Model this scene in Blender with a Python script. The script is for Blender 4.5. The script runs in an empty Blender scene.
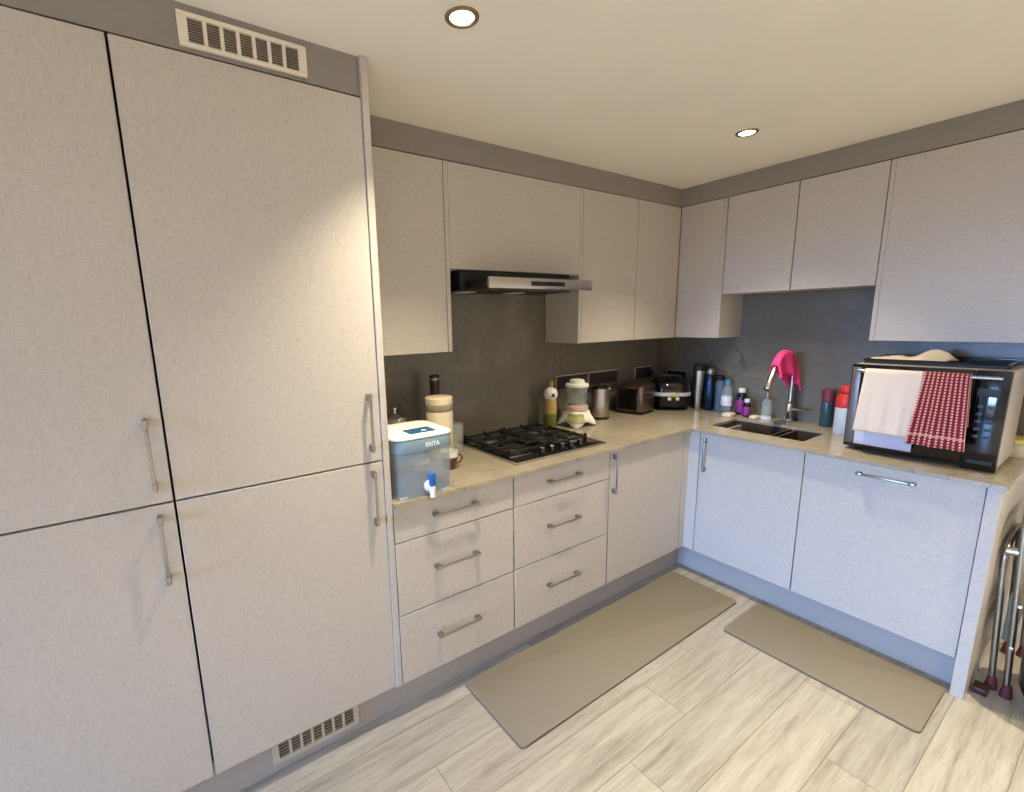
import bpy, bmesh, math, random
from mathutils import Vector, Matrix
random.seed(7)
SC = bpy.context.scene
COL = SC.collection
PI = math.pi

# ------------------------------------------------------------------ materials
def lin(c):
    return tuple(((v/255)/12.92 if v/255 <= .04045 else ((v/255+.055)/1.055)**2.4) for v in c)

class NT:
    def __init__(s, name):
        s.m = bpy.data.materials.new(name); s.m.use_nodes = True
        s.t = s.m.node_tree; s.b = s.t.nodes['Principled BSDF']
    def n(s, typ, **kw):
        o = s.t.nodes.new(typ)
        for k, v in kw.items():
            if k.startswith('i_'):
                o.inputs[k[2:].replace('_', ' ')].default_value = v
            else: setattr(o, k, v)
        return o
    def l(s, a, b): s.t.links.new(a, b)
    def math(s, op, a, b=None):
        o = s.n('ShaderNodeMath', operation=op)
        for i, v in enumerate((a, b)):
            if v is None: continue
            if isinstance(v, (int, float)): o.inputs[i].default_value = v
            else: s.l(v, o.inputs[i])
        return o.outputs[0]
    def ramp(s, fac, stops):
        r = s.n('ShaderNodeValToRGB'); e = r.color_ramp.elements
        while len(e) < len(stops): e.new(.5)
        for i, (p, c) in enumerate(stops): e[i].position = p; e[i].color = (*c, 1)
        s.l(fac, r.inputs[0]); return r.outputs[0]
    def mix(s, fac, a, b, mode='MIX'):
        o = s.n('ShaderNodeMix', data_type='RGBA', blend_type=mode)
        if isinstance(fac, (int, float)): o.inputs[0].default_value = fac
        else: s.l(fac, o.inputs[0])
        for i, v in ((6, a), (7, b)):
            if isinstance(v, tuple): o.inputs[i].default_value = (*v, 1) if len(v) == 3 else v
            else: s.l(v, o.inputs[i])
        return o.outputs[2]
    def coord(s, scale=(1, 1, 1), which='Object'):
        c = s.n('ShaderNodeTexCoord'); mp = s.n('ShaderNodeMapping'); mp.inputs['Scale'].default_value = scale
        s.l(c.outputs[which], mp.inputs[0]); return mp.outputs[0]
    def noise(s, vec, sc, det=3, rough=.5, dist=0):
        o = s.n('ShaderNodeTexNoise'); o.inputs['Scale'].default_value = sc; o.inputs['Detail'].default_value = det
        o.inputs['Roughness'].default_value = rough; o.inputs['Distortion'].default_value = dist
        s.l(vec, o.inputs['Vector']); return o.outputs[0]
    def bump(s, h, st=.2, d=.002):
        o = s.n('ShaderNodeBump'); o.inputs['Strength'].default_value = st; o.inputs['Distance'].default_value = d
        s.l(h, o.inputs['Height']); s.l(o.outputs[0], s.b.inputs['Normal'])

def plain(name, rgb, rough=.5, metal=0, trans=0, ior=1.45, emit=None, var=.06, coat=0, alpha=None, nscale=40):
    k = NT(name); b = k.b; c = lin(rgb)
    b.inputs['Roughness'].default_value = rough; b.inputs['Metallic'].default_value = metal
    b.inputs['IOR'].default_value = ior; b.inputs['Transmission Weight'].default_value = trans
    b.inputs['Coat Weight'].default_value = coat
    b.inputs['Base Color'].default_value = (*c, 1)
    if var and not trans:
        f = k.noise(k.coord(), nscale)
        col = k.ramp(f, [(.3, tuple(v*(1-var) for v in c)), (.7, tuple(min(1, v*(1+var)) for v in c))])
        k.l(col, b.inputs['Base Color'])
    if emit:
        b.inputs['Emission Color'].default_value = (*emit[0], 1); b.inputs['Emission Strength'].default_value = emit[1]
    if alpha is not None: b.inputs['Alpha'].default_value = alpha
    return k.m

def linen(name, rgb, rough=.45):
    k = NT(name); c = lin(rgb)
    h = k.noise(k.coord((48, 48, 460)), 1, 2, .6)
    v = k.noise(k.coord((460, 460, 52)), 1, 2, .6)
    f = k.math('ADD', k.math('MULTIPLY', h, .5), k.math('MULTIPLY', v, .5))
    col = k.ramp(f, [(.34, tuple(q*.82 for q in c)), (.5, c), (.66, tuple(min(1, q*1.11) for q in c))])
    k.l(col, k.b.inputs['Base Color']); k.b.inputs['Roughness'].default_value = rough
    k.bump(f, .12, .0006)
    return k.m

def stone(name, rgb, vein, light, rough=.25, vs=2.2, vstr=.5):
    k = NT(name); c = lin(rgb)
    co = k.coord()
    n1 = k.noise(co, 3.2, 6, .62, .4); n2 = k.noise(co, 34, 4, .7)
    base = k.ramp(n1, [(.3, tuple(q*.82 for q in c)), (.52, c), (.72, lin(light))])
    base = k.mix(.35, base, k.ramp(n2, [(.3, tuple(q*.75 for q in c)), (.7, tuple(min(1, q*1.25) for q in c))]))
    # thin dark veins: ridges of a distorted noise
    def crack(sc, off, w):
        mp = k.n('ShaderNodeMapping'); mp.inputs['Location'].default_value = off; mp.inputs['Rotation'].default_value = (.5, .7, .4)
        k.l(co, mp.inputs[0])
        wob = k.n('ShaderNodeVectorMath', operation='SCALE'); wob.inputs[3].default_value = .07
        nz = k.n('ShaderNodeTexNoise'); nz.inputs['Scale'].default_value = 6; k.l(mp.outputs[0], nz.inputs['Vector']); k.l(nz.outputs[1], wob.inputs[0])
        ad = k.n('ShaderNodeVectorMath', operation='ADD'); k.l(mp.outputs[0], ad.inputs[0]); k.l(wob.outputs[0], ad.inputs[1])
        vo = k.n('ShaderNodeTexVoronoi', feature='DISTANCE_TO_EDGE'); vo.inputs['Scale'].default_value = sc; k.l(ad.outputs[0], vo.inputs['Vector'])
        return k.math('SUBTRACT', 1, k.math('MINIMUM', 1, k.math('DIVIDE', vo.outputs[0], w)))
    gate = k.math('GREATER_THAN', k.noise(co, 2.6, 2), .52)
    v = k.math('MULTIPLY', k.math('MAXIMUM', crack(vs, (3, 1, 2), .010), crack(vs*2.1, (7, 4, 1), .012)), gate)
    col = k.mix(k.math('MULTIPLY', v, vstr), base, lin(vein))
    k.l(col, k.b.inputs['Base Color']); k.b.inputs['Roughness'].default_value = rough
    return k.m

def floor_mat():
    k = NT('oak_plank_laminate')
    tc = k.n('ShaderNodeTexCoord'); sp = k.n('ShaderNodeSeparateXYZ'); k.l(tc.outputs['Object'], sp.inputs[0])
    x, y = sp.outputs[0], sp.outputs[1]
    rw, L = .1925, 1.25
    yy = k.math('DIVIDE', k.math('ADD', y, 1.842+rw*40), rw)
    row = k.math('FLOOR', yy); fy = k.math('FRACT', yy)
    xx = k.math('DIVIDE', k.math('ADD', k.math('ADD', x, 1.38+1.25*20), k.math('MULTIPLY', k.math('SUBTRACT', row, 40), .91-1.25)), L)
    # row 40 starts at y=-1.842 and has a joint at x=-1.38
    fx = k.math('FRACT', xx); cell = k.math('FLOOR', xx)
    def edge(f, w):
        return k.math('LESS_THAN', k.math('MINIMUM', f, k.math('SUBTRACT', 1, f)), w)
    line = k.math('MAXIMUM', edge(fy, .008), edge(fx, .0013))
    cb = k.n('ShaderNodeCombineXYZ'); k.l(row, cb.inputs[0]); k.l(cell, cb.inputs[1])
    wn = k.n('ShaderNodeTexWhiteNoise', noise_dimensions='2D'); k.l(cb.outputs[0], wn.inputs['Vector'])
    # grain, stretched along x and shifted per plank
    cg = k.n('ShaderNodeCombineXYZ')
    k.l(k.math('ADD', k.math('MULTIPLY', x, 1.6), k.math('MULTIPLY', wn.outputs[0], 37)), cg.inputs[0])
    k.l(k.math('ADD', k.math('MULTIPLY', y, 24), k.math('MULTIPLY', wn.outputs[0], 91)), cg.inputs[1])
    g1 = k.noise(cg.outputs[0], 1.3, 8, .62, .5)
    g2 = k.noise(cg.outputs[0], 7, 5, .7, .5)
    col = k.ramp(g1, [(.22, lin((88, 82, 73))), (.38, lin((148, 141, 129))), (.54, lin((171, 165, 153))), (.75, lin((186, 181, 170)))])
    col = k.mix(.28, col, k.ramp(g2, [(.3, lin((116, 107, 93))), (.6, lin((184, 176, 160)))]))
    tint = k.ramp(wn.outputs[0], [(0, (.82, .82, .82)), (1, (1.0, 1.0, 1.0))])
    col = k.mix(1, col, tint, 'MULTIPLY')
    col = k.mix(k.math('MULTIPLY', line, .75), col, lin((105, 93, 76)))
    k.l(col, k.b.inputs['Base Color']); k.b.inputs['Roughness'].default_value = .42
    k.bump(k.math('SUBTRACT', k.math('MULTIPLY', g2, .3), line), .25, .0012)
    return k.m

def towel_waffle(name, a, b, n=56):
    k = NT(name)
    tc = k.n('ShaderNodeTexCoord'); sp = k.n('ShaderNodeSeparateXYZ'); k.l(tc.outputs['UV'], sp.inputs[0])
    u, v = sp.outputs[0], sp.outputs[1]
    s1 = k.math('SINE', k.math('MULTIPLY', u, 2*PI*n)); s2 = k.math('SINE', k.math('MULTIPLY', v, 2*PI*n))
    f = k.math('ADD', k.math('MULTIPLY', k.math('MULTIPLY', s1, s2), .5), .5)
    k.l(k.ramp(f, [(.2, lin(a)), (.8, lin(b))]), k.b.inputs['Base Color']); k.b.inputs['Roughness'].default_value = .95
    k.bump(f, .5, .002)
    return k.m

def towel_check(name):
    k = NT(name)
    tc = k.n('ShaderNodeTexCoord'); sp = k.n('ShaderNodeSeparateXYZ'); k.l(tc.outputs['UV'], sp.inputs[0])
    u, v = sp.outputs[0], sp.outputs[1]
    def gt(x, fr, th, ph=0): return k.math('GREATER_THAN', k.math('SINE', k.math('ADD', k.math('MULTIPLY', x, 2*PI*fr), ph)), th)
    # u in towel widths, v in metres: pale dashes run in columns
    col = gt(u, 10, .35); dash = gt(v, 85, -.3)
    f = k.math('MULTIPLY', col, dash)
    band = k.math('LESS_THAN', k.math('ABSOLUTE', k.math('SUBTRACT', v, .045)), .0045)
    edge = k.math('GREATER_THAN', k.math('ABSOLUTE', k.math('SUBTRACT', u, .5)), .488)
    f = k.math('MAXIMUM', f, k.math('MAXIMUM', k.math('MULTIPLY', band, .6), k.math('MULTIPLY', edge, .8)))
    k.l(k.mix(f, lin((122, 26, 38)), lin((222, 170, 158))), k.b.inputs['Base Color']); k.b.inputs['Roughness'].default_value = .95
    k.bump(f, .3, .0015)
    return k.m

M = {}
M['cab'] = linen('cashmere_linen_board', (186, 179, 170))
M['carc'] = plain('carcass_board', (150, 143, 136), .6)
M['dark'] = plain('shadow_black', (22, 21, 20), .7)
M['taupe'] = plain('taupe_wall_paint', (140, 134, 128), .75, var=.03)
M['wallp'] = plain('pale_wall_paint', (214, 206, 194), .8, var=.03)
M['ceil'] = plain('ceiling_paint', (238, 232, 218), .85, var=.02, nscale=3)
M['plinth'] = linen('plinth_board', (164, 159, 154), .5)
M['splash'] = stone('dark_stone_splashback', (108, 103, 92), (54, 48, 40), (142, 135, 118), .3, 1.9, .5)
M['top'] = stone('stone_worktop', (156, 145, 126), (92, 77, 58), (174, 163, 143), .16, 2.0, .55)
M['floor'] = floor_mat()
M['mat'] = plain('taupe_foam_mat', (122, 113, 97), .7, var=.05, nscale=300)
M['matedge'] = plain('mat_edge', (92, 82, 68), .7)
M['steel'] = plain('brushed_steel', (190, 186, 180), .28, 1, var=.05)
M['chrome'] = plain('polished_chrome', (215, 215, 215), .1, 1, var=.02)
M['nickel'] = plain('satin_nickel', (158, 154, 150), .28, 1, var=.03)
M['white'] = plain('white_plastic', (232, 230, 224), .4, var=.02)
M['ventw'] = plain('cream_vent_plastic', (222, 214, 198), .45, var=.02)
M['slat'] = plain('vent_slat', (150, 138, 120), .5)
M['ventg'] = plain('taupe_vent_plastic', (186, 176, 160), .5)
M['black'] = plain('gloss_black', (16, 15, 15), .12, var=.02, coat=.3)
M['blackm'] = plain('matt_black', (24, 23, 23), .5)
M['iron'] = plain('cast_iron', (26, 25, 25), .55, nscale=200)
M['glassblk'] = plain('black_hob_glass', (20, 18, 16), .1, var=.02, coat=.3)
M['clear'] = plain('clear_plastic', (190, 204, 214), .08, var=0, alpha=.2)
M['glass'] = plain('clear_glass', (210, 220, 216), .04, var=0, alpha=.14)
M['smoke'] = plain('smoky_blue_plastic', (126, 152, 166), .2, var=.03, alpha=.9)
M['water'] = plain('blue_tinted_tank', (112, 136, 164), .08, var=0, alpha=.36)
M['blue'] = plain('blue_plastic', (20, 92, 178), .35)
M['bluescr'] = plain('blue_gauge_panel', (28, 92, 134), .25)
M['cream'] = plain('cream_ceramic', (226, 212, 184), .45)
M['creamd'] = plain('greyish_band', (150, 138, 118), .6)
M['brown'] = plain('dark_brown_wood', (66, 34, 24), .4)
M['cupb'] = plain('brown_cup_glaze', (96, 62, 40), .35)
M['oil'] = plain('yellow_oil_label', (188, 158, 92), .35)
M['oilg'] = plain('green_oil_label', (112, 116, 62), .4)
M['oilcap'] = plain('olive_gold_cap', (150, 132, 62), .4)
M['green'] = plain('green_control_panel', (160, 164, 112), .4)
M['pinkb'] = plain('pale_pink_jar_base', (200, 168, 160), .4)
M['lime'] = plain('lime_badge', (196, 206, 92), .4)
M['band'] = plain('silver_band', (206, 206, 208), .35, .3)
M['navy'] = plain('navy_metal', (46, 66, 92), .22, .85)
M['bluecap'] = plain('light_blue_cap', (74, 140, 172), .35)
M['label'] = plain('white_label', (224, 226, 234), .5)
M['purple'] = plain('purple_label', (140, 48, 120), .45, var=.35, nscale=70)
M['darkb'] = plain('dark_bottle', (32, 20, 40), .2)
M['pink'] = plain('pink_cloth', (236, 62, 128), .9, var=.08)
M['red'] = plain('red_plastic', (206, 52, 48), .4)
M['maroon'] = plain('maroon_lid', (120, 52, 58), .45)
M['grog'] = plain('murky_jar', (56, 76, 84), .2, var=.2)
M['sink'] = plain('dark_composite_sink', (66, 56, 48), .35)
M['waffle'] = towel_waffle('cream_waffle_cloth', (206, 188, 172), (234, 220, 204))
M['waffle_shade'] = towel_waffle('shaded_cream_waffle_cloth', (176, 176, 196), (208, 208, 222))  # rear of the same cream towel, shade painted in as pale blue
M['check'] = towel_check('red_check_cloth')
M['creamcloth'] = plain('cream_cloth', (222, 206, 178), .9)
M['yellow'] = plain('yellow_rim', (226, 204, 110), .5)
M['creambox'] = plain('cream_box', (204, 186, 154), .6)
M['tube'] = plain('satin_tube', (158, 152, 140), .34, 1)
M['redfoot'] = plain('dark_red_rubber', (96, 34, 34), .6)
M['tread'] = plain('grey_green_tread', (104, 106, 84), .7)
M['mwside'] = plain('warm_grey_case', (186, 176, 158), .4, .2)
M['mwdoor'] = plain('black_door_glass', (14, 12, 12), .1, var=.02, coat=.4)
M['button'] = plain('faint_grey_print', (52, 49, 47), .4)
M['lamp'] = plain('downlight_lens', (255, 250, 240), .3, emit=((1, .93, .8), 40), var=0)
M['lampoff'] = plain('frosted_lamp_cover', (206, 196, 172), .4)
M['bezel'] = plain('brass_grey_bezel', (150, 132, 100), .35, .8)
M['frame'] = plain('white_window_frame', (235, 235, 235), .4, var=.01)
M['pane'] = plain('window_glass', (250, 252, 255), 0, trans=1, ior=1.0, var=0)
M['socket'] = plain('black_nickel_plate', (62, 57, 52), .3, .3)
M['milky'] = plain('milky_white_plastic', (196, 198, 202), .35)
M['edge'] = plain('pale_steel_edge', (206, 204, 198), .5, .3)
M['dsteel'] = plain('dark_brushed_steel', (118, 104, 94), .25, .9, var=.05)
M['glass_sheen'] = plain('grey_glass_reflection', (112, 104, 100), .35, .5)

# ------------------------------------------------------------------ mesh helpers
class MB:
    def __init__(s): s.b = bmesh.new(); s.uv = None
    def _m(s, tmp, mat=None):
        me = bpy.data.meshes.new('t'); tmp.to_mesh(me); tmp.free()
        if mat is not None: me.transform(mat)
        s.b.from_mesh(me); bpy.data.meshes.remove(me)
        return s
    def box(s, x0, x1, y0, y1, z0, z1, bev=0, seg=2, mat=None):
        t = bmesh.new(); bmesh.ops.create_cube(t, size=1)
        for v in t.verts:
            v.co = Vector(((x0+x1)/2+v.co.x*abs(x1-x0), (y0+y1)/2+v.co.y*abs(y1-y0), (z0+z1)/2+v.co.z*abs(z1-z0)))
        if bev: bmesh.ops.bevel(t, geom=t.edges[:], offset=bev, segments=seg, affect='EDGES', profile=.5)
        return s._m(t, mat)
    def prism(s, pts, z0, z1, bev=0, seg=2, mat=None):
        t = bmesh.new()
        a = [t.verts.new((x, y, z0)) for x, y in pts]; f = t.faces.new(a)
        r = bmesh.ops.extrude_face_region(t, geom=[f])
        for e in r['geom']:
            if isinstance(e, bmesh.types.BMVert): e.co.z = z1
        bmesh.ops.recalc_face_normals(t, faces=t.faces)
        if bev:
            ed = [e for e in t.edges if abs(e.verts[0].co.z-e.verts[1].co.z) < 1e-6]
            bmesh.ops.bevel(t, geom=ed, offset=bev, segments=seg, affect='EDGES', profile=.5)
        return s._m(t, mat)
    def rbox(s, x0, x1, y0, y1, z0, z1, r=.02, bev=.003, n=6, seg=2, mat=None):
        pts = []
        for cx, cy, a0 in ((x1-r, y1-r, 0), (x0+r, y1-r, 90), (x0+r, y0+r, 180), (x1-r, y0+r, 270)):
            for i in range(n+1):
                a = math.radians(a0+90*i/n); pts.append((cx+r*math.cos(a), cy+r*math.sin(a)))
        return s.prism(pts, z0, z1, bev, seg, mat)
    def lathe(s, prof, c=(0, 0, 0), n=32, cap=True, mat=None, sx=1, sy=1):
        t = bmesh.new(); rings = []
        for r, z in prof:
            if r < 1e-6: rings.append([t.verts.new((c[0], c[1], c[2]+z))])
            else: rings.append([t.verts.new((c[0]+sx*r*math.cos(2*PI*i/n), c[1]+sy*r*math.sin(2*PI*i/n), c[2]+z)) for i in range(n)])
        for A, B in zip(rings, rings[1:]):
            for i in range(n):
                j = (i+1) % n
                if len(A) == 1 and len(B) == 1: continue
                if len(A) == 1: t.faces.new((A[0], B[j], B[i])) if True else 0
                elif len(B) == 1: t.faces.new((A[i], A[j], B[0]))
                else: t.faces.new((A[i], A[j], B[j], B[i]))
        if cap:
            if len(rings[0]) > 1: t.faces.new(rings[0][::-1])
            if len(rings[-1]) > 1: t.faces.new(rings[-1])
        bmesh.ops.recalc_face_normals(t, faces=t.faces)
        return s._m(t, mat)
    def tube(s, pts, r, n=12, cap=True, flat=None, mat=None):
        pts = [Vector(p) for p in pts]; t = bmesh.new(); rings = []
        rr = r if isinstance(r, (list, tuple)) else [r]*len(pts)
        d0 = (pts[1]-pts[0]).normalized()
        up = Vector((0, 0, 1)) if abs(d0.z) < .9 else Vector((0, 1, 0))
        nx = d0.cross(up).normalized()
        for i, p in enumerate(pts):
            d = ((pts[min(i+1, len(pts)-1)]-pts[max(i-1, 0)])).normalized()
            nx = (nx-d*nx.dot(d)).normalized(); ny = d.cross(nx)
            rings.append([t.verts.new(p+(nx*math.cos(2*PI*k/n)+ny*math.sin(2*PI*k/n)*(flat or 1))*rr[i]) for k in range(n)])
        for A, B in zip(rings, rings[1:]):
            for k in range(n):
                j = (k+1) % n; t.faces.new((A[k], A[j], B[j], B[k]))
        if cap: t.faces.new(rings[0][::-1]); t.faces.new(rings[-1])
        bmesh.ops.recalc_face_normals(t, faces=t.faces)
        return s._m(t, mat)
    def sheet(s, fn, nu, nv, thick=.0015, uv=None):
        """fn(u,v)->(x,y,z); a thin solid sheet with uv = (u, v*len)."""
        t = bmesh.new(); L = t.loops.layers.uv.new('UVMap')
        P = [[Vector(fn(i/nu, j/nv)) for j in range(nv+1)] for i in range(nu+1)]
        def nrm(i, j):
            a = P[min(i+1, nu)][j]-P[max(i-1, 0)][j]; b = P[i][min(j+1, nv)]-P[i][max(j-1, 0)]
            q = a.cross(b); return q.normalized() if q.length > 1e-9 else Vector((0, 0, 1))
        for sgn in (1, -1):
            G = [[t.verts.new(P[i][j]+nrm(i, j)*thick*.5*sgn) for j in range(nv+1)] for i in range(nu+1)]
            for i in range(nu):
                for j in range(nv):
                    q = [(i, j), (i+1, j), (i+1, j+1), (i, j+1)]
                    if sgn < 0: q = q[::-1]
                    f = t.faces.new([G[a][b] for a, b in q])
                    for lp, (a, b) in zip(f.loops, q):
                        lp[L].uv = uv(a/nu, b/nv) if uv else (a/nu, b/nv)
            if sgn == 1: G1 = G
            else: G2 = G
        ring = [(i, 0) for i in range(nu)]+[(nu, j) for j in range(nv)]+[(i, nv) for i in range(nu, 0, -1)]+[(0, j) for j in range(nv, 0, -1)]
        for a, b in zip(ring, ring[1:]+ring[:1]):
            f = t.faces.new((G1[b[0]][b[1]], G1[a[0]][a[1]], G2[a[0]][a[1]], G2[b[0]][b[1]]))
            for lp, (i, j) in zip(f.loops, (b, a, a, b)): lp[L].uv = uv(i/nu, j/nv) if uv else (i/nu, j/nv)
        return s._m(t)
    def xf(s, mat): bmesh.ops.transform(s.b, matrix=mat, verts=s.b.verts); return s

def finish(mb, name, m, smooth=38):
    b = mb.b
    for f in b.faces: f.smooth = True
    for e in b.edges:
        if len(e.link_faces) == 2 and e.calc_face_angle(0) > math.radians(smooth): e.smooth = False
    me = bpy.data.meshes.new(name); b.to_mesh(me); b.free()
    me.materials.append(m)
    return me

def root_of(o):
    while o.parent: o = o.parent
    return o

def obj(name, mb, m, parent=None, base=None, label=None, smooth=38):
    """One mesh object. World coordinates in; origin at the thing's base."""
    me = finish(mb, name, m, smooth)
    o = bpy.data.objects.new(name, me); COL.objects.link(o)
    if parent:
        r = root_of(parent); W = Matrix.Translation(r.location) @ Matrix.Rotation(r.rotation_euler.z, 4, 'Z')
        me.transform(W.inverted()); o.parent = parent
    else:
        if base is None:
            vs = [v.co for v in me.vertices]
            base = ((min(v.x for v in vs)+max(v.x for v in vs))/2, (min(v.y for v in vs)+max(v.y for v in vs))/2, min(v.z for v in vs))
        me.transform(Matrix.Translation(-Vector(base))); o.location = base
    if label: o['label'] = label
    return o

def tag(o, label, cat, group=None):
    o['label'] = label; o['category'] = cat
    if group: o['group'] = group
    return o

def thing(name, label, cat, loc=(0, 0, 0), group=None):
    o = bpy.data.objects.new(name, None); o.empty_display_size = .05; COL.objects.link(o); o.location = loc
    return tag(o, label, cat, group)

def struct(name, mb, m, parent=None):
    o = obj(name, mb, m, parent, base=(0, 0, 0) if parent is None else None)
    if not parent: o['kind'] = 'structure'
    return o

# ------------------------------------------------------------------ room
ZC = 2.338
XL, YB = -8.0, -4.8
WT = .15
struct('floor', MB().box(XL-.2, .3, YB-.2, .3, -.12, 0), M['floor'])
struct('ceiling', MB().box(XL-.2, .3, YB-.2, .3, ZC, ZC+.12), M['ceil'])
struct('wall_back', MB().box(XL-.2, .3, .012, .012+WT, 0, ZC), M['taupe'])
struct('wall_right', MB().box(.012, .012+WT, YB-.2, .012, 0, ZC), M['wallp'])
def wall_with_window(name, wn, axis, pos, out, a0, a1, w0, w1, z0, z1, bars=1):
    mb = MB(); p0, p1 = sorted((pos, pos+out*WT))
    def bx(q0, q1, za, zb, m=mb, t0=p0, t1=p1, bev=0):
        if axis == 'x': m.box(t0, t1, q0, q1, za, zb, bev)
        else: m.box(q0, q1, t0, t1, za, zb, bev)
    bx(a0, w0, 0, ZC); bx(w1, a1, 0, ZC); bx(w0, w1, 0, z0); bx(w0, w1, z1, ZC)
    struct(name, mb, M['wallp'])
    f = MB(); t0, t1 = sorted((pos+out*.05, pos+out*.11)); fw = .06
    bx(w0, w1, z0, z0+fw, f, t0, t1); bx(w0, w1, z1-fw, z1, f, t0, t1)
    bx(w0, w0+fw, z0, z1, f, t0, t1); bx(w1-fw, w1, z0, z1, f, t0, t1)
    for i in range(bars):
        c = w0+(w1-w0)*(i+1)/(bars+1); bx(c-.03, c+.03, z0, z1, f, t0, t1)
    w = struct(wn, f, M['frame'])
    s = MB(); q0, q1 = sorted((pos-out*.03, pos+out*.05)); bx(w0-.03, w1+.03, z0-.03, z0, s, q0, q1)
    struct('window_sill', s, M['frame'], w)
wall_with_window('wall_left', 'window_1', 'x', XL, -1, YB, .012, -2.0, -.62, .35, 2.2, 1)
struct('wall_rear', MB().box(XL-.2, .3, YB-WT, YB, 0, ZC), M['wallp'])
# boxed-in soffits above the units
struct('trim_1', MB().box(-3.80, -2.5465, -.624, .01, 2.229, ZC), M['taupe'])
struct('trim_2', MB().box(-2.5225, .01, -.266, .01, 2.231, ZC), M['taupe'])
struct('trim_3', MB().box(-.266, .01, -1.95, -.266, 2.231, ZC), M['taupe'])

# ------------------------------------------------------------------ cabinets
YF, XF = -.64, -.64            # door fronts of the two base runs
TH = .02
def handle_mb(c, along, out, L, st=.032):
    """Bar handle: two chunky feet and a slim bar."""
    c, a, o = Vector(c), Vector(along), Vector(out); s = a.cross(o)
    mb = MB()
    R = Matrix((a, s, o)).transposed().to_4x4(); R.translation = c
    for sg in (-1, 1):
        mb.box(sg*L/2-(.024 if sg > 0 else 0), sg*L/2+(.024 if sg < 0 else 0), -.006, .006, 0, st, .003, 2, R)
    mb.box(-L/2+.012, L/2-.012, -.0045, .0045, st-.008, st-.001, .002, 2, R)
    return mb
def carcass(name, x0, x1, y0, y1, z0, z1, front, root, mat=None, top=True):
    """Open-fronted box of boards; front = '-y' or '-x'."""
    t = .018; mb = MB()
    mb.box(x0, x1, y0, y1, z0, z0+t)
    if top: mb.box(x0, x1, y0, y1, z1-t, z1)
    if front == '-y':
        mb.box(x0, x0+t, y0, y1, z0+t, z1-t); mb.box(x1-t, x1, y0, y1, z0+t, z1-t); mb.box(x0+t, x1-t, y1-.008, y1, z0+t, z1-t)
    else:
        mb.box(x0, x1, y0, y0+t, z0+t, z1-t); mb.box(x0, x1, y1-t, y1, z0+t, z1-t); mb.box(x1-.008, x1, y0+t, y1-t, z0+t, z1-t)
    return obj(name, mb, mat or M['carc'], root)
def door(name, a0, a1, z0, z1, pos, axis, root):
    mb = MB()
    if axis == 'y': mb.box(a0, a1, pos, pos+TH, z0, z1, .0015, 1)
    else: mb.box(pos, pos+TH, a0, a1, z0, z1, .0015, 1)
    return obj(name, mb, M['cab'], root)

# tall units
YT = -.632
def tall(x0, x1, label, hx):
    r = thing('tall_cabinet', label, 'cabinet', ((x0+x1)/2, -.3, 0), 'full height cabinets')
    carcass('body', x0, x1, -.605, -.005, .156, 2.224, '-y', r)
    for z0, z1, hz in ((.158, 1.065, .94), (1.0705, 2.222, 1.21)):
        d = door('door', x0+.001, x1-.001, z0, z1, YT, 'y', r)
        obj('handle', handle_mb((hx, YT, hz), (0, 0, 1), (0, -1, 0), .20), M['nickel'], d)
tall(-3.782, -3.168, 'full height linen grey cabinet at far left, cut off by the picture edge', -3.205)
tall(-3.164, -2.5462, 'full height linen grey cabinet between the far left cabinet and the drawers', -2.588)
tag(obj('tall_end_panel', MB().box(-2.5460, -2.5235, -.6392, .005, .1555, ZC-.001, .001, 1), M['cab']),
    'narrow end panel rising to the ceiling on the right side of tall cabinets', 'panel')
def grille(name, label, x0, x1, z0, z1, yf, mframe, ncell, nsl, bx, bz):
    r = thing(name, label, 'vent', ((x0+x1)/2, yf, z0), 'ventilation grilles of the tall cabinets')
    d = .009
    f = MB()
    f.box(x0, x1, yf-d, yf, z1-bz, z1, .0015, 1); f.box(x0, x1, yf-d, yf, z0, z0+bz, .0015, 1)
    f.box(x0, x0+bx, yf-d, yf, z0+bz, z1-bz); f.box(x1-bx, x1, yf-d, yf, z0+bz, z1-bz)
    w = (x1-x0-2*bx); cw = w/ncell; bar = .009 if nsl else .008
    for i in range(1, ncell):
        c = x0+bx+cw*i; f.box(c-bar/2, c+bar/2, yf-d, yf-.001, z0+bz, z1-bz)
    obj('frame', f, mframe, r)
    obj('backing', MB().box(x0+.005, x1-.005, yf-.002, yf-.0003, z0+.005, z1-.005), M['dark'], r)
    s = MB(); h = (z1-z0-2*bz)/nsl
    for j in range(nsl):
        z = z0+bz+h*(j+.5)
        s.box(x0+bx, x1-bx, yf-.007, yf-.003, z-h*.16, z+h*.2)
    obj('slats', s, M['slat'], r)
grille('vent_grille', 'cream slatted vent grille high up above the tall cabinet door', -3.017, -2.704, 2.2385, 2.318, -.624, M['ventw'], 7, 9, .022, .012)
PY, PX = -.572, -.572
grille('vent_grille', 'taupe vent grille low down in the plinth below the tall cabinet', -2.993, -2.685, .030, .128, PY, M['ventg'], 7, 5, .020, .018)
tag(obj('plinth', MB().box(-3.79, PX, PY, PY+.016, 0, .155), M['plinth'], base=(-2, PY, 0)), 'taupe plinth along the floor beneath the drawers and tall cabinets', 'plinth', 'kitchen plinths')
tag(obj('plinth', MB().box(PX, PX+.016, -1.822, PY, 0, .1555), M['plinth'], base=(PX, -1.2, 0)), 'plinth along the floor beneath the sink cabinet and the appliance door', 'plinth', 'kitchen plinths')

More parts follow.
